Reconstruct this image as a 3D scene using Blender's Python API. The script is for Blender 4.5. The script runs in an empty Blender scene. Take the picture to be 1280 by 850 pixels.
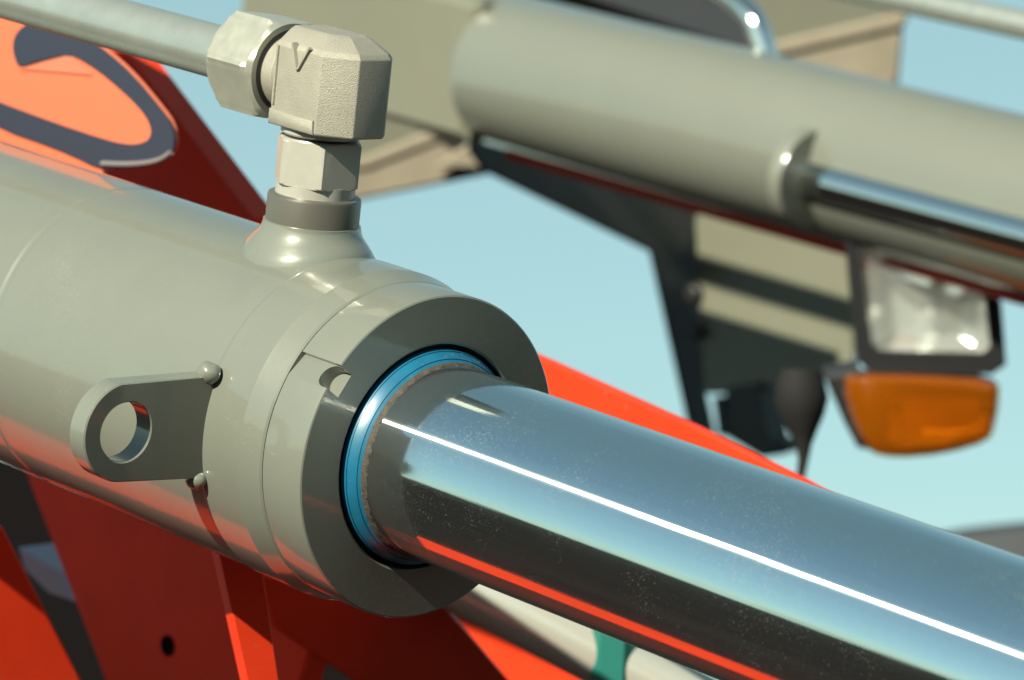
import bpy, bmesh, math, random
from mathutils import Vector, Matrix
from mathutils.geometry import tessellate_polygon

random.seed(7)
S = bpy.context.scene
COL = S.collection

# ------------------------------------------------------------------ camera
FPX = 4888.8                      # focal length in photo pixels (1280 wide)
CAM = Vector((0.0, 0.0, 1.75))
PITCH = math.radians(9.0)
RX = Vector((1, 0, 0))
FW = Vector((0, math.cos(PITCH), math.sin(PITCH)))
UP = Vector((0, -math.sin(PITCH), math.cos(PITCH)))

def cdir(x, y, z):                # x right, y down, z away  ->  world direction
    return RX * x - UP * y + FW * z

def cpt(x, y, z):
    return CAM + cdir(x, y, z)

cam_d = bpy.data.cameras.new('camera')
cam = bpy.data.objects.new('camera', cam_d)
COL.objects.link(cam)
cam.location = CAM
cam.rotation_euler = (math.radians(90) + PITCH, 0, 0)
cam_d.sensor_fit = 'HORIZONTAL'
cam_d.sensor_width = 36.0
cam_d.lens = FPX / 1280.0 * 36.0
cam_d.clip_start = 0.05
cam_d.clip_end = 3000
cam_d.dof.use_dof = True
cam_d.dof.focus_distance = 1.37
cam_d.dof.aperture_fstop = 18.5
S.camera = cam

# axis of the big cylinder (from the ellipse of its end face and the rod's edges)
C0 = cpt(-.0292, .0417, 1.3863)
A_c = (0.66910341, 0.22180804, -0.70929671)
P_c = (0.10705579, -0.97323447, -0.20335614)
E_c = (-0.73541803, 0.06013196, -0.67494034)
AX, AP, AE = cdir(*A_c), cdir(*P_c), cdir(*E_c)      # along rod, towards port, side facing camera

def loc(t, p, e):
    return C0 + AX * t + AP * p + AE * e

# ------------------------------------------------------------------ light
sun_c = Vector((-.514, -.552, -.657)) + Vector(A_c) * .028
SUN = cdir(*sun_c).normalized()
elev = math.asin(SUN.z)
azim = math.atan2(SUN.x, SUN.y)
world = bpy.data.worlds.new('World')
S.world = world
world.use_nodes = True
wn, wl = world.node_tree.nodes, world.node_tree.links
wn.clear()
sky = wn.new('ShaderNodeTexSky')
sky.sky_type = 'NISHITA'
sky.sun_disc = False
sky.sun_elevation = elev
sky.sun_rotation = azim
sky.air_density = 1.0
sky.dust_density = 0.3
sky.ozone_density = 3.0
tint = wn.new('ShaderNodeMix')
tint.data_type = 'RGBA'
tint.blend_type = 'MULTIPLY'
tint.inputs[0].default_value = 1.0
tint.inputs[7].default_value = (.78, .82, .76, 1)
bg = wn.new('ShaderNodeBackground')
bg.inputs['Strength'].default_value = 0.050
wo = wn.new('ShaderNodeOutputWorld')
wl.new(sky.outputs[0], tint.inputs[6])
hz = wn.new('ShaderNodeMix')                 # even pale haze over the whole sky
hz.data_type = 'RGBA'
hz_tc = wn.new('ShaderNodeTexCoord')
hz_sp = wn.new('ShaderNodeSeparateXYZ')
hz_mr = wn.new('ShaderNodeMapRange')        # haze thins out with height, the same all round
hz_mr.inputs[1].default_value = 0.0
hz_mr.inputs[2].default_value = 0.75
hz_mr.inputs[3].default_value = .46
hz_mr.inputs[4].default_value = .17
wl.new(hz_tc.outputs['Generated'], hz_sp.inputs[0])
wl.new(hz_sp.outputs[2], hz_mr.inputs[0])
wl.new(hz_mr.outputs[0], hz.inputs[0])
hz.inputs[7].default_value = (5.2, 8.15, 6.9, 1)
wl.new(tint.outputs[2], hz.inputs[6])
wl.new(hz.outputs[2], bg.inputs['Color'])
wl.new(bg.outputs[0], wo.inputs[0])

sd = bpy.data.lights.new('sun', 'SUN')
sd.energy = 5.0
sd.angle = math.radians(0.5)
sd.color = (1.0, 0.955, 0.74)
so = bpy.data.objects.new('sun', sd)
COL.objects.link(so)
so.rotation_euler = SUN.to_track_quat('Z', 'Y').to_euler()
so.location = (-2, -3, 5)

S.view_settings.view_transform = 'Standard'
S.view_settings.look = 'None'
S.view_settings.exposure = 1.3
S.view_settings.gamma = 1.0
S.view_settings.use_curve_mapping = False
S.cycles.use_denoising = True
S.cycles.max_bounces = 10
S.cycles.transparent_max_bounces = 12

# ------------------------------------------------------------------ materials
def mat(name, color, rough=0.5, metal=0.0, spec=0.5, coat=0.0, coat_rough=0.05,
        bump=0.0, bscale=800.0, vary=0.0, vscale=30.0, dust=0.0, dust_col=(.55, .52, .45),
        dscale=1500.0, dthr=0.66, rvary=0.0, bdist=0.0004):
    m = bpy.data.materials.new(name)
    m.use_nodes = True
    color = tuple(c * (1 - .43 * (1 - metal)) for c in color)
    n, l = m.node_tree.nodes, m.node_tree.links
    b = n['Principled BSDF']
    b.inputs['Base Color'].default_value = (*color, 1)
    b.inputs['Roughness'].default_value = rough
    b.inputs['Metallic'].default_value = metal
    b.inputs['Specular IOR Level'].default_value = spec
    b.inputs['Coat Weight'].default_value = coat
    b.inputs['Coat Roughness'].default_value = coat_rough
    b.inputs['Coat IOR'].default_value = 1.65
    tc = n.new('ShaderNodeTexCoord')
    def noise(scale, detail=4.0, rough_=0.6):
        t = n.new('ShaderNodeTexNoise')
        t.inputs['Scale'].default_value = scale
        t.inputs['Detail'].default_value = detail
        t.inputs['Roughness'].default_value = rough_
        l.new(tc.outputs['Object'], t.inputs['Vector'])
        return t
    colsock = None
    if vary > 0:
        t = noise(vscale)
        r = n.new('ShaderNodeMapRange')
        r.inputs[1].default_value = .3
        r.inputs[2].default_value = .7
        r.inputs[3].default_value = 1 - vary
        r.inputs[4].default_value = 1 + vary
        l.new(t.outputs['Fac'], r.inputs[0])
        mx = n.new('ShaderNodeMix')
        mx.data_type = 'RGBA'
        mx.blend_type = 'MULTIPLY'
        mx.inputs[0].default_value = 1
        mx.inputs[6].default_value = (*color, 1)
        cb = n.new('ShaderNodeCombineColor')
        for k in range(3):
            l.new(r.outputs[0], cb.inputs[k])
        l.new(cb.outputs[0], mx.inputs[7])
        colsock = mx.outputs[2]
        l.new(colsock, b.inputs['Base Color'])
    if rvary > 0:
        t = noise(vscale * 1.7)
        r = n.new('ShaderNodeMapRange')
        r.inputs[1].default_value = .3
        r.inputs[2].default_value = .7
        r.inputs[3].default_value = max(.02, rough - rvary)
        r.inputs[4].default_value = rough + rvary
        l.new(t.outputs['Fac'], r.inputs[0])
        l.new(r.outputs[0], b.inputs['Roughness'])
    if bump > 0:
        t = noise(bscale, 3.0)
        bp = n.new('ShaderNodeBump')
        bp.inputs['Strength'].default_value = bump
        bp.inputs['Distance'].default_value = bdist
        l.new(t.outputs['Fac'], bp.inputs['Height'])
        l.new(bp.outputs[0], b.inputs['Normal'])
        l.new(bp.outputs[0], b.inputs['Coat Normal'])
    if dust > 0:
        t = noise(dscale, 2.0, .5)
        big = noise(22.0, 3.0)
        ad = n.new('ShaderNodeMath')
        ad.operation = 'MULTIPLY_ADD'
        ad.inputs[1].default_value = .5
        l.new(big.outputs['Fac'], ad.inputs[0])
        l.new(t.outputs['Fac'], ad.inputs[2])
        r = n.new('ShaderNodeMapRange')
        r.inputs[1].default_value = dthr + .25
        r.inputs[2].default_value = dthr + .32
        r.inputs[3].default_value = 0
        r.inputs[4].default_value = dust
        l.new(ad.outputs[0], r.inputs[0])
        df = n.new('ShaderNodeBsdfDiffuse')
        df.inputs['Color'].default_value = (*dust_col, 1)
        ms = n.new('ShaderNodeMixShader')
        l.new(r.outputs[0], ms.inputs[0])
        l.new(b.outputs[0], ms.inputs[1])
        l.new(df.outputs[0], ms.inputs[2])
        l.new(ms.outputs[0], n['Material Output'].inputs['Surface'])
    return m

def glassy(name, tintc, ior=1.5, rough=.02, body=(.5, .5, .5), bw=.2, ribs=False):
    m = bpy.data.materials.new(name)
    m.use_nodes = True
    n, l = m.node_tree.nodes, m.node_tree.links
    n.remove(n['Principled BSDF'])
    tr = n.new('ShaderNodeBsdfTransparent')
    tr.inputs[0].default_value = (*tintc, 1)
    gl = n.new('ShaderNodeBsdfGlossy')
    gl.inputs['Roughness'].default_value = rough
    fr = n.new('ShaderNodeFresnel')
    fr.inputs[0].default_value = ior
    mx = n.new('ShaderNodeMixShader')
    l.new(fr.outputs[0], mx.inputs[0])
    df = n.new('ShaderNodeBsdfDiffuse')
    df.inputs[0].default_value = (*body, 1)
    tl = n.new('ShaderNodeBsdfTranslucent')
    tl.inputs[0].default_value = (*body, 1)
    if ribs:                      # moulded upright ribs
        tc = n.new('ShaderNodeTexCoord')
        wv = n.new('ShaderNodeTexWave')
        wv.inputs['Scale'].default_value = 95
        wv.inputs['Distortion'].default_value = .3
        l.new(tc.outputs['Object'], wv.inputs['Vector'])
        bp = n.new('ShaderNodeBump')
        bp.inputs['Strength'].default_value = .7
        bp.inputs['Distance'].default_value = .0015
        l.new(wv.outputs['Fac'], bp.inputs['Height'])
        for q in (df, tl, gl):
            l.new(bp.outputs[0], q.inputs['Normal'])
    m1 = n.new('ShaderNodeMixShader')
    l.new(df.outputs[0], m1.inputs[1])
    l.new(tl.outputs[0], m1.inputs[2])
    m2 = n.new('ShaderNodeMixShader')
    m2.inputs[0].default_value = bw
    l.new(tr.outputs[0], m2.inputs[1])
    l.new(m1.outputs[0], m2.inputs[2])
    l.new(m2.outputs[0], mx.inputs[1])
    l.new(gl.outputs[0], mx.inputs[2])
    l.new(mx.outputs[0], n['Material Output'].inputs[0])
    return m

M = {}
M['paint'] = mat('grey_beige_paint', (.203, .215, .184), rough=.34, spec=.3, coat=.9, coat_rough=.07, vary=.05, vscale=16,
                 rvary=.06, bump=.10, bscale=420, dust=.15, dust_col=(.35, .33, .28), dscale=1500, dthr=.70)
M['paint_far'] = mat('grey_beige_paint_far', (.203, .215, .184), rough=.34, spec=.3, coat=.9, coat_rough=.07, vary=.04, vscale=6)
M['chrome'] = mat('polished_chrome', (.77, .90, .96), rough=.085, metal=1.0, rvary=.015, vscale=40,
                  dust=.22, dust_col=(.30, .29, .27), dscale=1700, dthr=.665)
def grind(m, axis, w=.13, rough=.235):
    # fine circumferential grinding marks: a second lobe stretched along the rod
    n, l = m.node_tree.nodes, m.node_tree.links
    gl = n.new('ShaderNodeBsdfAnisotropic')
    gl.inputs['Color'].default_value = (.80, .81, .80, 1)
    gl.inputs['Roughness'].default_value = rough
    gl.inputs['Anisotropy'].default_value = -.88
    cv = n.new('ShaderNodeCombineXYZ')
    for k in range(3):
        cv.inputs[k].default_value = axis[k]
    l.new(cv.outputs[0], gl.inputs['Tangent'])
    b = n['Principled BSDF']
    # lengthwise polishing streaks: height varies round the rod, hardly along it
    tc = n.new('ShaderNodeTexCoord')
    cx_ = n.new('ShaderNodeCombineXYZ')
    for k, (v, sc) in enumerate(((AP, 1.0), (AE, 1.0), (AX, .012))):
        dp = n.new('ShaderNodeVectorMath')
        dp.operation = 'DOT_PRODUCT'
        dp.inputs[1].default_value = v * sc
        l.new(tc.outputs['Object'], dp.inputs[0])
        l.new(dp.outputs['Value'], cx_.inputs[k])
    nz = n.new('ShaderNodeTexNoise')
    nz.inputs['Scale'].default_value = 420
    nz.inputs['Detail'].default_value = 4
    l.new(cx_.outputs[0], nz.inputs['Vector'])
    bp = n.new('ShaderNodeBump')
    bp.inputs['Strength'].default_value = .5
    bp.inputs['Distance'].default_value = .00007
    l.new(nz.outputs['Fac'], bp.inputs['Height'])
    l.new(bp.outputs[0], b.inputs['Normal'])
    l.new(bp.outputs[0], gl.inputs['Normal'])
    mx = n.new('ShaderNodeMixShader')
    mx.inputs[0].default_value = w
    tgt = [k.to_socket for k in b.outputs[0].links]
    for k in tgt:
        l.new(mx.outputs[0], k)
    l.new(b.outputs[0], mx.inputs[1])
    l.new(gl.outputs[0], mx.inputs[2])
    return gl
grind(M['chrome'], AX)
M['chrome_far'] = mat('polished_chrome_far', (.78, .79, .78), rough=.06, metal=1.0)
M['zinc'] = mat('zinc_plated_steel', (.42, .42, .37), rough=.36, metal=.5, bump=.12, bscale=900, vary=.08, vscale=120, rvary=.06)
M['tube'] = mat('zinc_plated_tube', (.46, .49, .46), rough=.30, metal=.75, vary=.05, vscale=60, rvary=.04)
M['forged'] = mat('forged_steel', (.34, .32, .275), rough=.5, metal=.3, bump=.6, bscale=2600, vary=.07, vscale=90, bdist=.0006)
M['machined'] = mat('machined_steel', (.46, .45, .41), rough=.34, metal=.25, vary=.05, vscale=150, bump=.05, bscale=500)
M['darksteel'] = mat('dark_grey_steel', (.045, .047, .042), rough=.35, metal=.2)
M['sleeve'] = mat('dull_grey_steel', (.13, .125, .11), rough=.32, metal=.35, vary=.06, vscale=60)
M['bright'] = mat('bright_zinc', (.55, .55, .50), rough=.28, metal=.5)
M['blue'] = mat('blue_polyurethane', (.010, .15, .28), rough=.36, vary=.10, vscale=150, dust=.7, dust_col=(.35, .4, .42), dscale=900, dthr=.70)
M['rubber'] = mat('black_rubber', (.014, .013, .014), rough=.8, spec=.2)
M['grime'] = mat('oily_grime', (.06, .048, .038), rough=.75, bump=.8, bscale=1400, vary=.5, vscale=700)
M['red'] = mat('red_paint', (.82, .050, .014), rough=.42, spec=.22, vary=.10, vscale=14, rvary=.08, dust=.25, dust_col=(.30, .12, .08), dscale=500, dthr=.68)
M['salmon'] = mat('orange_sign_face', (.78, .19, .10), rough=.4)
M['film'] = mat('pale_sign_film', (.68, .22, .14), rough=.3)
M['navy'] = mat('navy_sign_print', (.035, .045, .075), rough=.4)
M['whiteedge'] = mat('pale_sign_edge', (.20, .18, .19), rough=.5)
M['black'] = mat('black_plastic', (.016, .017, .021), rough=.42, bump=.1, bscale=300)
M['blackmetal'] = mat('black_steel', (.02, .02, .024), rough=.5)
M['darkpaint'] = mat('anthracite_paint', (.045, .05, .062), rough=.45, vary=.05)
M['void'] = mat('black_gap_shade', (.006, .005, .006), rough=1.0, spec=.05)
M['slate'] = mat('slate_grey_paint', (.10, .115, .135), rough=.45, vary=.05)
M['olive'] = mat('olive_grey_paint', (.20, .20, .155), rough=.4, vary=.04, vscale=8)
M['beam'] = mat('pale_beam_paint', (.19, .19, .15), rough=.42, vary=.05, vscale=6)
M['tan'] = mat('tan_primer', (.30, .255, .195), rough=.55, vary=.16, vscale=14)
M['teal'] = mat('teal_tape', (.0, .16, .135), rough=.5)
M['lavender'] = mat('grey_lilac_paint', (.40, .38, .52), rough=.5)
M['glass'] = glassy('lamp_glass', (.93, .96, .96), body=(.72, .76, .74), bw=.20)
M['amber'] = glassy('amber_plastic', (1.0, .47, .05), rough=.06, body=(1.0, .25, .008), bw=.30, ribs=True)
M['reflector'] = mat('lamp_reflector', (.9, .9, .88), rough=.2, metal=.8)
M['bowl'] = mat('indicator_bowl', (.98, .96, .9), rough=.35, metal=.5)
M['ground'] = mat('dark_soil_ground', (.030, .026, .025), rough=1.0, spec=.0, vary=.25, vscale=1.2)

# ------------------------------------------------------------------ mesh helpers
def wloc(o):
    v = Vector((0, 0, 0))
    while o is not None:
        v = v + o.location
        o = o.parent
    return v

def build(name, verts, faces, m, parent=None, smooth=35, base=None):
    """one mesh object; verts in world space; origin at `base` or the parent's origin"""
    me = bpy.data.meshes.new(name)
    off = wloc(parent) if parent else (base if base is not None else sum(verts, Vector()) / len(verts))
    me.from_pydata([tuple(v - off) for v in verts], [], faces)
    bm = bmesh.new()
    bm.from_mesh(me)
    bmesh.ops.remove_doubles(bm, verts=bm.verts, dist=1e-6)
    bmesh.ops.recalc_face_normals(bm, faces=bm.faces)
    bm.to_mesh(me)
    bm.free()
    me.materials.append(m)
    if smooth:
        for p in me.polygons:
            p.use_smooth = True
        me.set_sharp_from_angle(angle=math.radians(smooth))
    o = bpy.data.objects.new(name, me)
    COL.objects.link(o)
    if parent:
        o.parent = parent
    else:
        o.location = off
    return o

def thing(name, label, cat, at, group=None):
    o = bpy.data.objects.new(name, None)
    o.empty_display_size = .02
    COL.objects.link(o)
    o.location = at
    tag(o, label, cat, group)
    return o

def tag(o, label, cat, group=None):
    o['label'] = label
    o['category'] = cat
    if group:
        o['group'] = group
    return o

def frame_of(axis, ref=None):
    z = axis.normalized()
    r = ref if ref is not None else (Vector((0, 0, 1)) if abs(z.z) < .9 else Vector((1, 0, 0)))
    x = (r - z * r.dot(z)).normalized()
    y = z.cross(x)
    return x, y, z

def lathe(profile, origin, axis, n=96, ref=None, closed=False):
    """profile: [(t, r)...]; r==0 ends become poles; closed: profile loops back"""
    x, y, z = frame_of(axis, ref)
    V, F = [], []
    rings = []
    for t, r in profile:
        c = origin + z * t
        if r <= 1e-9:
            rings.append([len(V)])
            V.append(c)
        else:
            rings.append(list(range(len(V), len(V) + n)))
            for k in range(n):
                th = 2 * math.pi * k / n
                V.append(c + (x * math.cos(th) + y * math.sin(th)) * r)
    pairs = list(zip(rings[:-1], rings[1:]))
    if closed:
        pairs.append((rings[-1], rings[0]))
    for a, b in pairs:
        for k in range(n):
            k2 = (k + 1) % n
            if len(a) == 1 and len(b) == 1:
                continue
            if len(a) == 1:
                F.append((a[0], b[k], b[k2]))
            elif len(b) == 1:
                F.append((a[k], b[0], a[k2]))
            else:
                F.append((a[k], b[k], b[k2], a[k2]))
    return V, F

def arc(cx, cy, r, a0, a1, n):
    return [(cx + r * math.cos(math.radians(a0 + (a1 - a0) * i / n)),
             cy + r * math.sin(math.radians(a0 + (a1 - a0) * i / n))) for i in range(n + 1)]

def prism(pts, ext, bev=0.0):
    """pts: planar world polygon, ext: extrusion vector; optional bevelled front and back rim"""
    n = len(pts)
    tri = tessellate_polygon([pts])
    if bev <= 0:
        V = list(pts) + [p + ext for p in pts]
        F = [tuple(t) for t in tri] + [tuple(i + n for i in t) for t in tri]
        F += [(k, (k + 1) % n, n + (k + 1) % n, n + k) for k in range(n)]
        return V, F
    nrm = ext.normalized()
    def inset(ps, d):
        nv = Vector()
        for k in range(n):
            nv += (ps[k] - ps[0]).cross(ps[(k + 1) % n] - ps[0])
        nv.normalize()
        out = []
        for k in range(n):
            e0 = (ps[k] - ps[k - 1]).normalized()
            e1 = (ps[(k + 1) % n] - ps[k]).normalized()
            n0, n1 = nv.cross(e0), nv.cross(e1)
            h = n0 + n1
            h.normalize()
            out.append(ps[k] + h * min(d / max(.35, h.dot(n0)), 2 * d))
        return out
    ins = inset(pts, bev)
    V = ins + [p + nrm * bev for p in pts] + [p + ext - nrm * bev for p in pts] + [p + ext for p in ins]
    F = [tuple(t) for t in tri] + [tuple(i + 3 * n for i in t) for t in tri]
    for lv in range(3):
        F += [(lv * n + k, lv * n + (k + 1) % n, (lv + 1) * n + (k + 1) % n, (lv + 1) * n + k) for k in range(n)]
    return V, F

def merge(*parts):
    V, F = [], []
    for v, f in parts:
        o = len(V)
        V += v
        F += [tuple(i + o for i in q) for q in f]
    return V, F

def sweep(path, r, n=24, caps=True):
    V, F = [], []
    prevx = None
    N = len(path)
    for i, p in enumerate(path):
        rr = r[i] if isinstance(r, (list, tuple)) else r
        d = (path[min(i + 1, N - 1)] - path[max(i - 1, 0)]).normalized()
        if prevx is None:
            x, y, _ = frame_of(d)
        else:
            x = (prevx - d * prevx.dot(d)).normalized()
            y = d.cross(x)
        prevx = x
        for k in range(n):
            th = 2 * math.pi * k / n
            V.append(p + (x * math.cos(th) + y * math.sin(th)) * rr)
    for i in range(N - 1):
        for k in range(n):
            k2 = (k + 1) % n
            F.append((i * n + k, i * n + k2, (i + 1) * n + k2, (i + 1) * n + k))
    if caps:
        F.append(tuple(range(n)))
        F.append(tuple(range((N - 1) * n, N * n)))
    return V, F

def ray(px, py):
    return cdir((px - 640) / FPX, (py - 425) / FPX, 1.0)

def on_plane(px, py, p0, nrm):
    d = ray(px, py)
    return CAM + d * ((p0 - CAM).dot(nrm) / d.dot(nrm))

def poly_on(pix, p0, nrm):
    return [on_plane(x, y, p0, nrm) for x, y in pix]

def smooth_poly(pts, it=2, closed=True):
    for _ in range(it):
        out = []
        n = len(pts)
        for k in range(n if closed else n - 1):
            a, b = pts[k], pts[(k + 1) % n]
            out.append((a[0] * .75 + b[0] * .25, a[1] * .75 + b[1] * .25))
            out.append((a[0] * .25 + b[0] * .75, a[1] * .25 + b[1] * .75))
        if not closed:
            out = [pts[0]] + out + [pts[-1]]
        pts = out
    return pts

def boolean_cut(o, cutters):
    for V, F in cutters:
        c = build('cutter', V, F, M['paint'], smooth=0, base=Vector((0, 0, 0)))
        md = o.modifiers.new('cut', 'BOOLEAN')
        md.operation = 'DIFFERENCE'
        md.solver = 'EXACT'
        md.object = c
        bpy.context.view_layer.update()
        dg = bpy.context.evaluated_depsgraph_get()
        me = bpy.data.meshes.new_from_object(o.evaluated_get(dg))
        o.modifiers.clear()
        o.data = me
        bpy.data.objects.remove(c)
    me = o.data
    for p in me.polygons:
        p.use_smooth = True
    me.set_sharp_from_angle(angle=math.radians(25))

def seal_grime(m, base):
    # greasy film on the rod next to the wiper, fading along the rod
    n, l = m.node_tree.nodes, m.node_tree.links
    out = n['Material Output']
    src = out.inputs['Surface'].links[0].from_socket
    tc = n.new('ShaderNodeTexCoord')
    dt = n.new('ShaderNodeVectorMath')
    dt.operation = 'DOT_PRODUCT'
    dt.inputs[1].default_value = AX
    l.new(tc.outputs['Object'], dt.inputs[0])
    nz = n.new('ShaderNodeTexNoise')
    nz.inputs['Scale'].default_value = 900
    nz.inputs['Detail'].default_value = 5
    l.new(tc.outputs['Object'], nz.inputs['Vector'])
    ad = n.new('ShaderNodeMath')
    ad.operation = 'MULTIPLY_ADD'
    ad.inputs[1].default_value = .02
    l.new(nz.outputs['Fac'], ad.inputs[0])
    l.new(dt.outputs['Value'], ad.inputs[2])
    mr = n.new('ShaderNodeMapRange')
    mr.inputs[1].default_value = base + .012
    mr.inputs[2].default_value = base + .045
    mr.inputs[3].default_value = .38
    mr.inputs[4].default_value = 0
    l.new(ad.outputs[0], mr.inputs[0])
    df = n.new('ShaderNodeBsdfDiffuse')
    df.inputs[0].default_value = (.045, .04, .036, 1)
    mx = n.new('ShaderNodeMixShader')
    l.new(mr.outputs[0], mx.inputs[0])
    l.new(src, mx.inputs[1])
    l.new(df.outputs[0], mx.inputs[2])
    l.new(mx.outputs[0], out.inputs['Surface'])
seal_grime(M['chrome'], .6)

# ================================================================== setting
g = 400.0
build('ground', [Vector((-g, -g, 0)), Vector((g, -g, 0)), Vector((g, g, 0)), Vector((-g, g, 0))],
      [(0, 1, 2, 3)], M['ground'], smooth=0)['kind'] = 'structure'

# ================================================================== main hydraulic cylinder
R_B, R_G, R_ROD, R_BORE = .0605, .059, .035, .0412
cyl = thing('hydraulic_cylinder', 'large grey-beige hydraulic cylinder with thick chrome rod and blue wiper ring', 'hydraulic cylinder', loc(-.6, 0, 0))

prof = [(-1.25, 0), (-1.25, R_B)]
for t in (-.9, -.6, -.4):
    prof.append((t, R_B))
prof += [(-.1875, R_B), (-.1862, R_B - .0004), (-.1846, R_B - .0004), (-.1832, R_B)]     # weld groove
prof += [(-.12, R_B), (-.0548, R_B), (-.0538, R_B + .0005), (-.0528, R_B + .0008), (-.0318, R_B + .0008), (-.0310, R_B + .0006),
         (-.0224, R_G + .0002), (-.0216, R_G - .0004), (-.0216, .045)]
barrel = build('barrel', *lathe(prof, C0, AX, 192, AP), M['paint'], cyl, smooth=7)

gp = [(-.0213, .045), (-.0213, R_G - .0008), (-.0207, R_G), (-.0008, R_G), (-.0003, R_G - .00015), (0, R_G - .0007),
      (0, R_BORE + .0008), (-.0006, R_BORE), (-.008, R_BORE), (-.008, .0365), (-.0212, .0365)]
gland = build('gland', *lathe(gp, C0, AX, 256, AP, closed=True), M['paint'], cyl, smooth=25)

def pol(r, phi):                 # cross-section polar: phi from the camera side towards the port
    return (r * math.sin(math.radians(phi)), r * math.cos(math.radians(phi)))
sec = [pol(R_G, 29.6), pol(R_G - .0019, 38.7), pol(R_G * 1.2, 38.7), pol(R_G * 1.2, 29.6)]
cut1 = prism([loc(-.0208, p, e) for p, e in sec], AX * .03)
ph = math.radians(34.0)
rad = AP * math.sin(ph) + AE * math.cos(ph)
tan = AP * math.cos(ph) - AE * math.sin(ph)
hw = .0046
cap = [(.004, -hw), (.004, hw)] + [(-.0022 + hw * math.cos(math.radians(a)), hw * math.sin(math.radians(a))) for a in range(90, 271, 12)]
cut2 = prism([C0 + AX * t + tan * w + rad * .0520 for t, w in cap], rad * .02)
boolean_cut(gland, [cut1, cut2])

# wiper ring: black seat, blue ring with a groove, grimy lip on the rod
seat = [(-.0079, .0366), (-.0079, .0411), (-.0014, .0411), (-.0011, .0407), (-.0030, .0399), (-.0030, .0366)]
build('seal_seat', *lathe(seat, C0, AX, 160, AP, closed=True), M['rubber'], gland, smooth=30)
bl = [(-.0075, .0355), (-.0020, .0392), (.0000, .0392), (.0005, .0390), (.0004, .0387), (.0008, .0385), (.0018, .0381),
      (.0032, .0373), (.0038, .0369), (.0037, .0366), (.0042, .0362), (.0048, .0357), (.0048, .0352)]
build('wiper_ring', *lathe(bl, C0, AX, 192, AP, closed=True), M['blue'], gland, smooth=22)
lipV, lipF = [], []
lip = [(.0034, .0349), (.0040, .0358), (.0056, .0357), (.0066, .0353), (.0070, .0349)]
lipV, lipF = lathe(lip, C0, AX, 220, AP, closed=True)
lipV = [v + AX * random.uniform(-.0004, .0005) for v in lipV]
build('grime_lip', lipV, lipF, M['grime'], gland, smooth=60)

build('rod', *lathe([(-.02, 0), (-.02, R_ROD), (.1, R_ROD), (.25, R_ROD), (.45, R_ROD), (.60, R_ROD), (.602, R_ROD - .002), (.602, 0)], C0, AX, 256, AP),
      M['chrome'], cyl, smooth=30)

# port boss with a welded fillet
TB = -.0765
nB, kB = 96, []
V, F = [], []
for (h, r) in [(.040, .0250), (.0610, .0244), (.0630, .0228), (.0648, .0208), (.0661, .0194), (.0675, .0185), (.0690, .0180),
               (.0697, .0179), (.0699, .0170), (.0699, .0150)]:
    for k in range(nB):
        th = 2 * math.pi * k / nB
        da, de = math.cos(th), math.sin(th)
        # the fillet follows the round barrel: lower towards the sides
        e = r * de
        drop = R_B - math.sqrt(max(1e-6, R_B ** 2 - e * e))
        w = min(1.0, max(0.0, (.0700 - h) / .008))
        V.append(loc(TB + r * da, h - drop * w * .95, e))
nr = 10
for i in range(nr - 1):
    for k in range(nB):
        F.append((i * nB + k, i * nB + (k + 1) % nB, (i + 1) * nB + (k + 1) % nB, (i + 1) * nB + k))
build('port_boss', V, F, M['paint'], cyl, smooth=40)

build('port_sleeve', *lathe([(.060, 0), (.060, .0172), (.0788, .0172), (.0797, .0169), (.0801, .0160), (.0801, 0)], loc(TB, 0, 0), AP, 96, AE), M['sleeve'], cyl, smooth=30)

# lug plate with hole, welded to the barrel side
lug_t, lug_th = -.0520, .0088
hc = (.0040, .0957)              # p, e of the hole
ro, rh = .0180, .0107
out = [(hc[0] + .0170, .0560)]
a_list = [(hc[0] + ro * math.sin(math.radians(a)), hc[1] + ro * math.cos(math.radians(a))) for a in range(78, -94, -6)]
outer = [(.0215, .0575)] + a_list + [(-.0158, .0575)]
nh = 64
inner = [(hc[0] + rh * math.cos(2 * math.pi * k / nh), hc[1] + rh * math.sin(2 * math.pi * k / nh)) for k in range(nh)]
def plate_with_hole(outer, inner, t0, t1, bev=.0005):
    V, F = [], []
    no, ni = len(outer), len(inner)
    co = (sum(p for p, e in inner) / ni, sum(e for p, e in inner) / ni)
    def ins(poly, d):
        return [(p + (co[0] - p) / max(1e-6, math.hypot(co[0] - p, co[1] - e)) * d, e + (co[1] - e) / max(1e-6, math.hypot(co[0] - p, co[1] - e)) * d) for p, e in poly]
    outer_i, inner_i = ins(outer, bev), ins(inner, -bev)
    loops = [(outer_i, t0), (outer, t0 - bev), (outer, t1 + bev), (outer_i, t1)]
    for poly, t in loops:
        V += [loc(t, p, e) for p, e in poly]
    for lv in range(3):
        F += [(lv * no + k, lv * no + (k + 1) % no, (lv + 1) * no + (k + 1) % no, (lv + 1) * no + k) for k in range(no)]
    b = len(V)
    loops = [(inner_i, t0), (inner, t0 - bev), (inner, t1 + bev), (inner_i, t1)]
    for poly, t in loops:
        V += [loc(t, p, e) for p, e in poly]
    for lv in range(3):
        F += [(b + lv * ni + k, b + lv * ni + (k + 1) % ni, b + (lv + 1) * ni + (k + 1) % ni, b + (lv + 1) * ni + k) for k in range(ni)]
    for (os, is_, t) in ((0, b, t0), (3 * no, b + 3 * ni, t1)):
        tri = tessellate_polygon([[Vector((p, e, 0)) for p, e in outer_i], [Vector((p, e, 0)) for p, e in inner_i]])
        for f in tri:
            F.append(tuple((os + i) if i < no else (is_ + i - no) for i in f))
    return V, F
lug = build('lug_plate', *plate_with_hole(outer, inner, lug_t, lug_t - lug_th), M['paint'], cyl, smooth=25)

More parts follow.
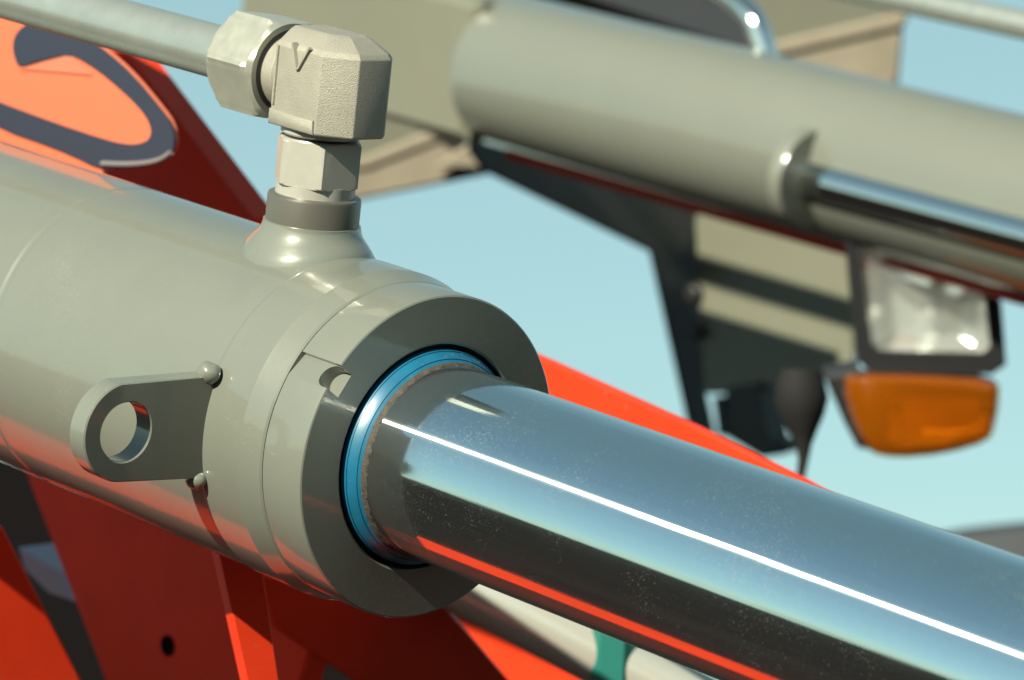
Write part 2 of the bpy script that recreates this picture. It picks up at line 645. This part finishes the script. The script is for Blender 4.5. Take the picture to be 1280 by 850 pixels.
def bead(t, p, e, r, st, name, parent, m):
    V, F = [], []
    nu, nv = 20, 12
    for i in range(nv + 1):
        la = math.pi * i / nv
        for k in range(nu):
            lo = 2 * math.pi * k / nu
            wob = 1 + .07 * math.sin(3 * lo + i) * math.sin(la)
            d = (math.cos(la) * st, math.sin(la) * math.cos(lo) * wob, math.sin(la) * math.sin(lo) * wob)
            V.append(loc(t + r * d[0], p + r * d[1], e + r * d[2]))
    for i in range(nv):
        for k in range(nu):
            F.append((i * nu + k, i * nu + (k + 1) % nu, (i + 1) * nu + (k + 1) % nu, (i + 1) * nu + k))
    return build(name, V, F, m, parent, smooth=80)
bead(-.0535, .0225, .0602, .0041, 1.15, 'weld_bead', lug, M['paint'])
bead(-.0545, -.0165, .0606, .0037, 1.2, 'weld_bead', lug, M['paint'])

# ================================================================== elbow fitting on the port
elb = thing('elbow_fitting', 'forged steel elbow fitting with raised V mark screwed into the cylinder port', 'pipe fitting', loc(TB, .08, 0))
HX = loc(TB, 0, 0)
# thread collar and hex adapter (one turned piece)
def hexprism(origin, axis, ref, t0, t1, af, rot, ch=.0018, n=96, back=True, rin=0.0):
    """hexagon with turned chamfers: radius limited by a cone at the ends"""
    x, y, z = frame_of(axis, ref)
    V, F = [], []
    ts = [t0, t0 + ch * .5, t0 + ch, t1 - ch, t1 - ch * .5, t1] if back else [t0, t1 - ch, t1 - ch * .66, t1 - ch * .33, t1]
    rc = af / 2 / math.cos(math.pi / 6)
    for t in ts:
        d1 = (t1 - t)
        d0 = (t - t0) if back else 1.0
        lim = rc + .0002
        for d in (d0, d1):
            if d < ch:
                lim = min(lim, af / 2 * .985 + (rc - af / 2 * .985) * (d / ch) ** .8)
        for k in range(n):
            th = 2 * math.pi * k / n
            lo = (math.degrees(th) + rot) % 60 - 30
            r = min(af / 2 / math.cos(math.radians(lo)), lim)
            V.append(origin + z * t + (x * math.cos(th) + y * math.sin(th)) * r)
    for i in range(len(ts) - 1):
        for k in range(n):
            F.append((i * n + k, i * n + (k + 1) % n, (i + 1) * n + (k + 1) % n, (i + 1) * n + k))
    b = len(V)
    F.append(tuple(range(n)))
    F.append(tuple(range((len(ts) - 1) * n, len(ts) * n)))
    return V, F
hexV = hexprism(HX, AP, AE,   .0835, .1010, .0287, 3.5, ch=.0010, n=120)
coll = lathe([(.078, 0), (.078, .0146), (.0845, .0146), (.0845, 0)], HX, AP, 64, AE)
build('hex_adapter', *merge(hexV, coll), M['machined'], elb, smooth=14)
build('seal_gap', *lathe([(.1005, 0), (.1005, .0132), (.1032, .0132), (.1032, 0)], HX, AP, 64, AE), M['blackmetal'], elb, smooth=30)
build('spigot', *lathe([(.1020, 0), (.1020, .0140), (.1027, .0146), (.1052, .0146), (.1052, 0)], HX, AP, 64, AE), M['machined'], elb, smooth=30)

# forged body: chamfered block
TBX = -.0765
def octa(t0, t1, e0, e1, ctf, ctb, cback):
    # t0 rear, t1 front (rod side); e1 camera side
    return [(t0, e1), (t1 - ctf, e1), (t1, e1 - ctf), (t1, e0 + ctb), (t1 - ctb, e0), (t0, e0)]
o1 = octa(-.0875, -.0520, -.0128, .0155, .0098, .004, 0)
layers = [(.1045, .0006), (.1052, 0.0), (.1335, 0.0), (.1352, .0010), (.1395, .0060), (.1405, .0078)]
cx, cy = -.0760, .0
V, F = [], []
for h, ins in layers:
    for t, e in o1:
        st = max(0, 1 - ins / .0155)
        tt = cx + (t - cx) * (1 - ins / .0178) if t > cx else t
        V.append(loc(tt, h, cy + e * st))
n = len(o1)
for i in range(len(layers) - 1):
    for k in range(n):
        F.append((i * n + k, i * n + (k + 1) % n, (i + 1) * n + (k + 1) % n, (i + 1) * n + k))
F.append(tuple(range(n)))
F.append(tuple(range((len(layers) - 1) * n, len(layers) * n)))
body = build('elbow_body', V, F, M['forged'], elb, smooth=0)
bm = bmesh.new()
bm.from_mesh(body.data)
bmesh.ops.bevel(bm, geom=[e for e in bm.edges if e.calc_face_angle(0) > .25], offset=.0011, segments=3, profile=.6, affect='EDGES', clamp_overlap=True)
bm.to_mesh(body.data)
bm.free()
for p in body.data.polygons:
    p.use_smooth = True
body.data.set_sharp_from_angle(angle=math.radians(50))
# raised details of the forging on the camera side: edge rib, foot step, V mark
def rib(pts, w, h, name, e0=.0155):
    """raised strip along a polyline in (t, p) on the side face"""
    V, F = [], []
    prof = [(-w, -.0006), (-w * .55, h), (w * .55, h), (w, -.0006)]
    for i, (t, p) in enumerate(pts):
        q0, q1 = pts[max(0, i - 1)], pts[min(len(pts) - 1, i + 1)]
        dx, dy = q1[0] - q0[0], q1[1] - q0[1]
        L = math.hypot(dx, dy)
        nx, ny = -dy / L, dx / L
        for o_, hh in prof:
            V.append(loc(t + nx * o_, p + ny * o_, e0 + hh))
    for i in range(len(pts) - 1):
        for k in range(3):
            F.append((i * 4 + k, i * 4 + k + 1, (i + 1) * 4 + k + 1, (i + 1) * 4 + k))
    F.append((0, 1, 2, 3))
    F.append(tuple(range(len(V) - 4, len(V))))
    return V, F
build('edge_rib', *rib([(-.0862, .1120), (-.0862, .1335)], .0008, .0007, ''), M['forged'], body, smooth=50)
ft = [loc(t, p, .0150) for t, p in [(-.0874, .1048), (-.0622, .1048), (-.0626, .1100), (-.0874, .1103)]]
build('foot_step', *prism(ft, AE * .0016, .0005), M['forged'], body, smooth=50)
build('v_mark', *merge(rib([(-.0776, .1358), (-.0742, .1266)], .0009, .0013, ''), rib([(-.0737, .1268), (-.0684, .1352)], .0008, .0011, '')), M['forged'], body, smooth=50)

# collar, nut and tube on the elbow's inlet (axis parallel to the cylinder)
TA = loc(0, .1215, 0)
build('inlet_collar', *lathe([(-.0700, 0), (-.0700, .0142), (-.0905, .0142), (-.0912, .0138), (-.0918, .0142), (-.0960, .0142), (-.0968, .0136), (-.104, .0136), (-.104, 0)], TA, AX, 80, AP),
      M['forged'], elb, smooth=30)
nutV, nutF = hexprism(TA, AX, AP, -.1240, -.0975, .0360, 35, ch=.0036, n=144)
nut = build('compression_nut', nutV, nutF, M['zinc'], elb, smooth=14)
build('nut_bore', *lathe([(-.0972, .0139), (-.0972, .0152), (-.09735, .0156), (-.0976, .0139)], TA, AX, 80, AP, closed=True), M['blackmetal'], nut, smooth=30)

tb = build('hydraulic_tube', *lathe([(-1.2, 0), (-1.2, .0101), (-.8, .0101), (-.4, .0101), (-.118, .0101), (-.118, 0)], TA, AX, 64, AP), M['tube'], smooth=30)
tag(tb, 'zinc-plated steel tube running into the nut of the elbow fitting', 'pipe')

# ================================================================== far twin of the cylinder
TW_P, TW_E = -.0948, -1.1797
def tw(t, p, e):
    return loc(t, TW_P + p, TW_E + e)
twc = thing('hydraulic_cylinder', 'out-of-focus grey-beige cylinder barrel on the far loader arm, above the headlight', 'hydraulic cylinder', tw(-1.3, 0, 0))
O2 = tw(0, 0, 0)
build('barrel', *lathe([(-1.248, 0), (-1.248, .050), (-1.245, .058), (-1.238, .0605), (-1.0, .0605), (-.6, .0605), (-.2, .0605), (-.2, 0)], O2, AX, 128, AP), M['paint_far'], twc, smooth=30)
build('shadow_block', *prism([tw(t, p, .045) for t, p in ((-1.53, -.055), (-1.236, -.055), (-1.236, .055), (-1.53, .055))], AE * -.09, .006), M['beam'], twc)  # made-up block past the barrel end, added to shade the lamp panel
gr = thing('guide_rod', 'thin chrome rod with a dark flange along the far cylinder barrel', 'rod', tw(-.92, -.034, .055))
O3 = tw(.056, -.010, .054)
build('flange', *lathe([(-.924, 0), (-.924, .0355), (-.915, .0355), (-.913, .0345), (-.913, 0)], O3, AX, 64, AP), M['paint_far'], gr, smooth=30)
build('rod', *lathe([(-.94, 0), (-.94, .0140), (-.7, .0140), (-.3, .0140), (-.3, 0)], O3, AX, 64, AP), M['chrome_far'], gr, smooth=30)
tb2 = build('hydraulic_tube', *lathe([(-1.7, 0), (-1.7, .0101), (-.7, .0101), (-.3, .0101), (-.3, 0)], tw(0, .1215, 0), AX, 48, AP), M['tube'], smooth=30)
tag(tb2, 'pale steel tube crossing the sky above the far cylinder', 'pipe')

rh_ = build('reflection_strip', *lathe([(-1.24, 0), (-1.24, .0065), (-.8, .0065), (-.3, .0065), (-.3, 0)], tw(0, -.0655, -.010), AX, 24, AP), M['red'], smooth=30)  # added red strip stands in for a reflection on the barrel's underside
tag(rh_, 'thin dark red strip standing in for a reflection under the far cylinder', 'strip')

# hose loop above the far cylinder
hp = smooth_poly([(850, -30), (895, -14), (922, 2), (942, 24), (952, 48), (960, 85)], 2, closed=False)
hd0 = tw(-.93, .07, -.03)
hose = build('hose_bend', *sweep([on_plane(x, y, hd0, AE) for x, y in hp], .0095, 20), M['chrome_far'], smooth=60)
tag(hose, 'short shiny bent pipe above the far cylinder barrel', 'pipe')

# ================================================================== pale cross beam behind the far cylinder
bdir = cdir(1.0, -.218, -.10).normalized()
B0 = cpt((600 - 640) / FPX * 3.65, (215 - 425) / FPX * 3.65, 3.65)
bface = cdir(.52, .05, -.85)
beam = thing('cross_beam', 'pale olive machine beam with tan lower edge behind the far cylinder', 'beam', B0)
nb = cdir(.10, .05, -1).normalized()
def bp(x, y, d=0.0):
    return on_plane(x, y, B0 + nb * d, nb)
build('web', *prism([bp(x, y) for x, y in [(380, 215), (455, 205), (600, 150), (1130, 28), (1132, -60), (380, -60)]], nb * -.10, .004), M['beam'], beam)
build('edge_strip', *prism([bp(x, y, .006) for x, y in [(380, 222), (460, 212), (600, 158), (1128, 36), (1136, 22), (1132, 14), (600, 138), (455, 196), (380, 208)]], nb * -.03, .003), M['tan'], beam)
build('lower_flange', *prism([bp(x, y, .002) for x, y in [(380, 262), (450, 250), (620, 216), (1124, 104), (1130, 36), (600, 157), (455, 212), (380, 222)]], nb * -.10, .003), M['tan'], beam)
gus = build('gusset', *prism([bp(x, y, .05) for x, y in [(546, 208), (590, 176), (640, 176), (640, 214)]], nb * -.04, .002), M['tan'], beam)
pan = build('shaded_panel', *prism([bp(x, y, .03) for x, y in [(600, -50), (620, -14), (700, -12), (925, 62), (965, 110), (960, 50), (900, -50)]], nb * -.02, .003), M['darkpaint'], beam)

# ================================================================== lamp bracket: side panel and rear plate
LP0 = loc(0, 0, -1.62)
brk = thing('lamp_bracket', 'folded grey-olive steel bracket carrying the headlight under the far cylinder', 'bracket', on_plane(870, 530, LP0, AE))
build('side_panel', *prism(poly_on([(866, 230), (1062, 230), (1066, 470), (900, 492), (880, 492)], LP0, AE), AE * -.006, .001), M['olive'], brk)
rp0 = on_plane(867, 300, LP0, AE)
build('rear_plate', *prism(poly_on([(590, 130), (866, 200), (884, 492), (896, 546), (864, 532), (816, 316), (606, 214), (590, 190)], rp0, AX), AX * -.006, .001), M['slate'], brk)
build('foot', *prism(poly_on([(905, 485), (946, 478), (958, 548), (980, 552), (984, 562), (950, 572), (905, 545)], LP0 + AE * .01, AE), AE * -.03, .002), M['blackmetal'], brk)
build('foot_strip', *prism(poly_on([(892, 497), (900, 495), (906, 545), (898, 545)], LP0 + AE * .012, AE), AE * -.01), M['darkpaint'], brk, smooth=0)
for (bx, by) in ((868, 366), (872, 412)):
    bo = on_plane(bx, by, LP0 + AE * .004, AE)
    build('bolt', *lathe([(-.006, 0), (-.006, .008), (.004, .008), (.006, .006), (.006, 0)], bo, AE, 16), M['blackmetal'], brk)

# ================================================================== headlight
HD = 2.79
hn = (AX * .70 + AE * .70 + AP * .05).normalized()
H0 = cpt((1155 - 640) / FPX * HD, (400 - 425) / FPX * HD, HD)
def hpx(pix, d=0.0):
    return poly_on(pix, H0 + hn * d, hn)
hl = thing('headlight', 'rectangular headlight with clear glass in a black housing', 'headlight', H0)
ho = [(1056, 296), (1238, 344), (1252, 380), (1258, 456), (1240, 468), (1090, 466), (1072, 452), (1062, 370)]
hi = [(1074, 306), (1224, 350), (1232, 384), (1237, 434), (1228, 441), (1100, 438), (1090, 430), (1081, 370)]
def ring(out, inn, d0, d1):
    n = len(out)
    V = hpx(out, d0) + hpx(inn, d0) + hpx(inn, d1) + hpx(out, d1)
    F = []
    for a in range(4):
        b = (a + 1) % 4
        for k in range(n):
            F.append((a * n + k, a * n + (k + 1) % n, b * n + (k + 1) % n, b * n + k))
    return V, F
build('bezel', *ring(ho, hi, 0, -.03), M['black'], hl, smooth=20)
back = [(x * .82 + 1160 * .18, y * .8 + 400 * .2) for x, y in ho]
Vf, Vb = hpx(ho, -.028), hpx(back, -.10)
nn = len(ho)
build('housing', Vf + Vb, [(k, (k + 1) % nn, nn + (k + 1) % nn, nn + k) for k in range(nn)] + [tuple(range(nn, 2 * nn))], M['black'], hl, smooth=20)
# stepped reflector bowl
rings = []
V, F = [], []
for s_, d in ((1.0, -.010), (.97, -.018), (.80, -.026), (.55, -.032), (.25, -.034)):
    pts = [(1160 + (x - 1160) * s_, 392 + (y - 392) * s_) for x, y in hi]
    V += hpx(pts, d)
for i in range(4):
    for k in range(nn):
        F.append((i * nn + k, i * nn + (k + 1) % nn, (i + 1) * nn + (k + 1) % nn, (i + 1) * nn + k))
F.append(tuple(range(4 * nn, 5 * nn)))
build('reflector', V, F, M['reflector'], hl, smooth=20)
bc = H0 + hn * -.05
build('bulb', *lathe([(-.004, 0), (-.004, .006), (.008, .007), (.014, .005), (.016, 0)], hpx([(1165, 390)], -.034)[0], hn, 24), M['reflector'], hl)
# fluted glass: vertical ribs as real relief
V, F = [], []
NU, NV = 61, 8
for j in range(NV):
    for i in range(NU):
        u, v = i / (NU - 1), j / (NV - 1)
        xa = 1077 + (1225 - 1077) * u
        xb = 1093 + (1236 - 1093) * u
        x = xa + (xb - xa) * v
        y = 308 + 44 * u + (438 - 308 - 44 * u) * v
        V.append(hpx([(x, y)], -.006 + .004 * math.sin(math.pi * u) * math.sin(math.pi * v) + (.0007 if i % 4 < 2 else 0) * (1 if v > .45 else .3))[0])
for j in range(NV - 1):
    for i in range(NU - 1):
        F.append((j * NU + i, j * NU + i + 1, (j + 1) * NU + i + 1, (j + 1) * NU + i))
build('glass', V, F, M['glass'], hl, smooth=50)

# ================================================================== amber indicator
ind = thing('indicator_lamp', 'amber turn indicator lamp mounted under the headlight', 'indicator', H0 + UP * -.09)
io = smooth_poly([(1052, 480), (1062, 466), (1150, 468), (1250, 474), (1250, 500), (1244, 535), (1236, 552), (1180, 568), (1120, 573), (1085, 566), (1066, 530)], 1)
def ipx(pix, d):
    return poly_on(pix, H0 + hn * (d + .004), hn)
ni = len(io)
V, F = [], []
cxm, cym = 1160, 520
lv = [(1.0, -.040), (1.0, -.004), (.985, .003), (.94, .008), (.80, .011)]
for s_, d in lv:
    V += ipx([(cxm + (x - cxm) * s_, cym + (y - cym) * s_) for x, y in io], d)
for i in range(len(lv) - 1):
    for k in range(ni):
        F.append((i * ni + k, i * ni + (k + 1) % ni, (i + 1) * ni + (k + 1) % ni, (i + 1) * ni + k))
F.append(tuple(range((len(lv) - 1) * ni, len(lv) * ni)))
build('lens', V, F, M['amber'], ind, smooth=30)
bk = [(cxm + (x - cxm) * .97, cym + (y - cym) * .95) for x, y in io]
build('back_shell', *prism(ipx(bk, -.042), hn * -.03), M['black'], ind, smooth=30)
bo_ = [(1110, 496), (1238, 500), (1236, 545), (1180, 558), (1112, 552)]
Vf, Vb = ipx(bo_, -.004), ipx([(1130, 510), (1222, 512), (1220, 536), (1180, 542), (1132, 540)], -.030)
build('reflector_bowl', Vf + Vb, [(k, (k + 1) % 5, 5 + (k + 1) % 5, 5 + k) for k in range(5)] + [tuple(range(5, 10))], M['bowl'], ind, smooth=0)
for sx, sy in ((1121, 511), (1233, 513)):
    build('screw', *lathe([(-.02, 0), (-.02, .0035), (.0, .0035), (.0, 0)], ipx([(sx, sy)], .008)[0], hn, 12), M['blackmetal'], ind)
hb = [(1030, 470), (1075, 462), (1085, 500), (1100, 566), (1072, 560), (1056, 530)]
build('holder', *prism(ipx(hb, -.014), hn * -.05, .003), M['black'], ind, smooth=30)

# cable with rubber boot
cpx = [(1002, 462, 20), (1001, 480, 25), (1002, 500, 27), (1003, 520, 22), (1004, 540, 14), (1005, 556, 8), (1004, 575, 5.5), (1001, 595, 4.5), (996, 640, 4.5), (985, 700, 4.5)]
HB = LP0 + AE * .05
sc_ = 3.05 / FPX
path = [on_plane(x, y, HB, FW) for x, y, r in cpx]
boot = build('cable_boot', *sweep(path, [r * sc_ for x, y, r in cpx], 20), M['rubber'], smooth=60)
tag(boot, 'black rubber boot with cable hanging beside the amber indicator', 'cable')

# ================================================================== red loader arm and structure
arm = thing('loader_arm', 'red loader arm plates behind and below the near cylinder', 'loader arm', loc(-.3, -.25, -.2))
D1 = loc(0, 0, -.32)
build('side_plate', *prism(poly_on([(330, 292), (480, 366), (685, 452), (865, 533), (1000, 600), (1330, 785), (1330, 900), (720, 720), (560, 640), (330, 500)], D1, AE), AE * -.006, .0008), M['red'], arm)
D2 = loc(0, 0, -.24)
build('lower_plate', *prism(poly_on([(20, 560), (330, 690), (420, 700), (360, 900), (150, 900)], D2, AE), AE * -.015, .001), M['red'], arm)
hw_ = on_plane(210, 807, D2, AE)
build('painted_hole', *lathe([(-.003, 0), (-.003, .0052), (.0006, .0052), (.0006, 0)], hw_, AE, 24), M['void'], arm)  # black disc laid on the plate, a hole's darkness put into colour
build('top_flange', *prism([loc(t, -.34, e) for t, e in ((-1.3, -.02), (.75, -.03), (.75, .03), (-.3, .075), (-.6, .17), (-1.3, .17))], AP * -.02, .002), M['red'], arm)
nr_ = (AX * .90 + AE * .34).normalized()
R0 = loc(-.155, -.12, .03)
build('rib', *prism(poly_on([(274, 692), (328, 712), (356, 900), (320, 900)], R0, nr_), nr_ * -.012, .0004), M['red'], arm)
build('cross_web', *prism(poly_on([(330, 720), (420, 730), (552, 740), (562, 762), (655, 872), (460, 864), (345, 787)], loc(-.33, -.2, -.33), (AX - AP * .30).normalized()), (AX - AP * .30).normalized() * -.012, .001), M['red'], arm)
build('lit_plate', *prism(poly_on([(535, 710), (600, 720), (800, 900), (640, 900)], loc(0, 0, -.45), AE), AE * -.012, .001), M['red'], arm)
build('lit_plate', *prism(poly_on([(512, 812), (550, 860), (500, 870)], loc(0, 0, -.42), AE), AE * -.01, .0005), M['red'], arm)
st_n = (AX + AE * .22).normalized()
build('diagonal_strut', *prism(poly_on([(-20, 650), (4, 660), (112, 870), (-20, 880)], loc(-.42, -.17, -.10), st_n), st_n * -.02, .001), M['red'], arm)
lav = build('lilac_block', *prism(poly_on([(22, 684), (72, 714), (90, 752), (60, 742), (30, 712)], loc(0, 0, -.30), AE), AE * -.03, .001), M['lavender'], smooth=30)
tag(lav, 'small grey-lilac steel block between the red struts', 'block')
chs = build('gap_backing', *prism(poly_on([(-60, 500), (480, 640), (600, 720), (560, 960), (-60, 960)], loc(0, 0, -.85), AE), AE * -.03, .002), M['void'], smooth=30)  # near-black sheet, the shade of the gaps put into its colour
tag(chs, 'black backing sheet standing in for shade in the gaps behind the red loader arm', 'backing')

# upper gusset plate with purple-looking edge, in the shadow of the sign box
G0 = loc(0, 0, -.27)
knee = build('knee_plate', *prism(poly_on([(-80, -60), (60, -60), (158, 64), (316, 273), (300, 330), (-80, 330)], G0, AE), AE * -.016, .0008), M['red'], smooth=30)
tag(knee, 'dark shaded red plate with slanted edge behind the logo sign', 'plate')

# logo sign: die-cut cover with navy letter
sg = thing('logo_sign', 'orange cover with navy logo letter beside the near cylinder', 'sign', loc(-.45, .05, -.19))
k_ = 1 / 3.036
outl = [(-120, -60), (150, -60), (330, 148), (400, 190), (500, 280), (600, 400), (650, 470), (664, 540), (650, 590), (620, 615), (560, 635), (480, 640), (385, 640), (385, 800), (-120, 800)]
crv = [(-320, -170), (150, -170), (150, 42), (112, 46)] + smooth_poly([(330 * k_, 148 * k_), (400 * k_, 190 * k_), (500 * k_, 280 * k_), (600 * k_, 400 * k_), (652 * k_, 470 * k_), (664 * k_, 540 * k_), (650 * k_, 590 * k_), (615 * k_, 617 * k_), (560 * k_, 633 * k_), (480 * k_, 640 * k_), (390 * k_, 640 * k_)], 2, closed=False) + [(388 * k_, 800 * k_), (-320, 800 * k_)]  # upper corner carried on out of view to shade the knee plate
crv = [(x - .6 if x > 60 and y > 40 else x, y - 1.6 if x > 125 and y > 60 else y) for x, y in crv]
SG0 = loc(0, 0, -.15)
build('sign_panel', *prism(poly_on(crv, SG0, AE), AE * -.003, .0004), M['salmon'], sg, smooth=30)
for (zx, zy) in ((-260, 150), (-260, -60)):
    zb = on_plane(zx, zy, SG0 - AE * .002, AE)
    build('standoff', *lathe([(0, 0), (0, .006), (-.125, .006), (-.125, 0)], zb, AE, 16), M['blackmetal'], sg)
letter = smooth_poly([(-60, 440), (0, 490), (200, 560), (305, 606), (340, 625), (388, 640), (480, 639), (560, 632), (615, 616), (648, 590), (662, 540), (650, 472), (598, 402), (498, 282), (398, 192), (328, 150), (200, 108), (110, 85), (62, 120), (46, 170), (54, 220), (70, 256), (160, 225), (270, 206), (330, 240), (400, 290), (500, 380), (556, 445), (575, 495), (565, 530), (530, 546), (480, 549), (400, 532), (200, 465), (0, 390), (-60, 365)], 1)
build('logo_letter', *prism(poly_on([(x * k_, y * k_) for x, y in letter], SG0 + AE * .0012, AE), AE * -.001), M['navy'], sg, smooth=0)
build('logo_film', *prism(poly_on([(x * k_, y * k_) for x, y in [(72, 262), (170, 232), (270, 207), (345, 285), (200, 272)]], SG0 + AE * .0009, AE), AE * -.0007), M['film'], sg, smooth=0)
rim = smooth_poly([(388, 618), (480, 622), (560, 616), (615, 602), (650, 575)], 2, closed=False)
build('sign_rim', *sweep([on_plane(x * k_, (y + 3) * k_, SG0 + AE * .0015, AE) for x, y in rim], .0014, 8), M['whiteedge'], sg, smooth=60)

# ================================================================== bright pipe below the rod with teal tape
pdir_px = [(540, 700), (1000, 935)]
PD0 = loc(-.25, -.16, -.38)
pa, pb = on_plane(430, 652, PD0, FW), on_plane(1000, 948, PD0, FW)
pipe = thing('bright_pipe', 'bright metal pipe with teal tape band below the chrome rod', 'pipe', pa)
pax = (pb - pa).normalized()
Lp = (pb - pa).length
build('pipe_wall', *lathe([(0, 0), (0, .0150), (Lp * .5, .0150), (Lp, .0150), (Lp, 0)], pa, pax, 64), M['bright'], pipe)
build('tape_band', *prism(poly_on([(742, 772), (792, 792), (786, 900), (734, 900)], PD0 - FW * .0165, FW), FW * .033, .004), M['teal'], pipe)

# ================================================================== dark mudguard at the right
MG = 4.6
def mpt(x, y, z=MG):
    return cpt((x - 640) / FPX * z, (y - 425) / FPX * z, z)
top = smooth_poly([(1150, 672), (1195, 661), (1240, 656), (1300, 650), (1380, 655), (1480, 700)], 2, closed=False)
V, F = [], []
for x, y in top:
    for dy, dz in ((0, 0), (9, -.02), (60, -.03), (60, .35), (0, .35)):
        V.append(mpt(x, y + dy, MG + dz))
for i in range(len(top) - 1):
    for k in range(5):
        F.append((i * 5 + k, i * 5 + (k + 1) % 5, (i + 1) * 5 + (k + 1) % 5, (i + 1) * 5 + k))
mg = build('mudguard', V, F, M['darkpaint'], smooth=40)
tag(mg, 'dark grey mudguard edge low behind the chrome rod', 'mudguard')
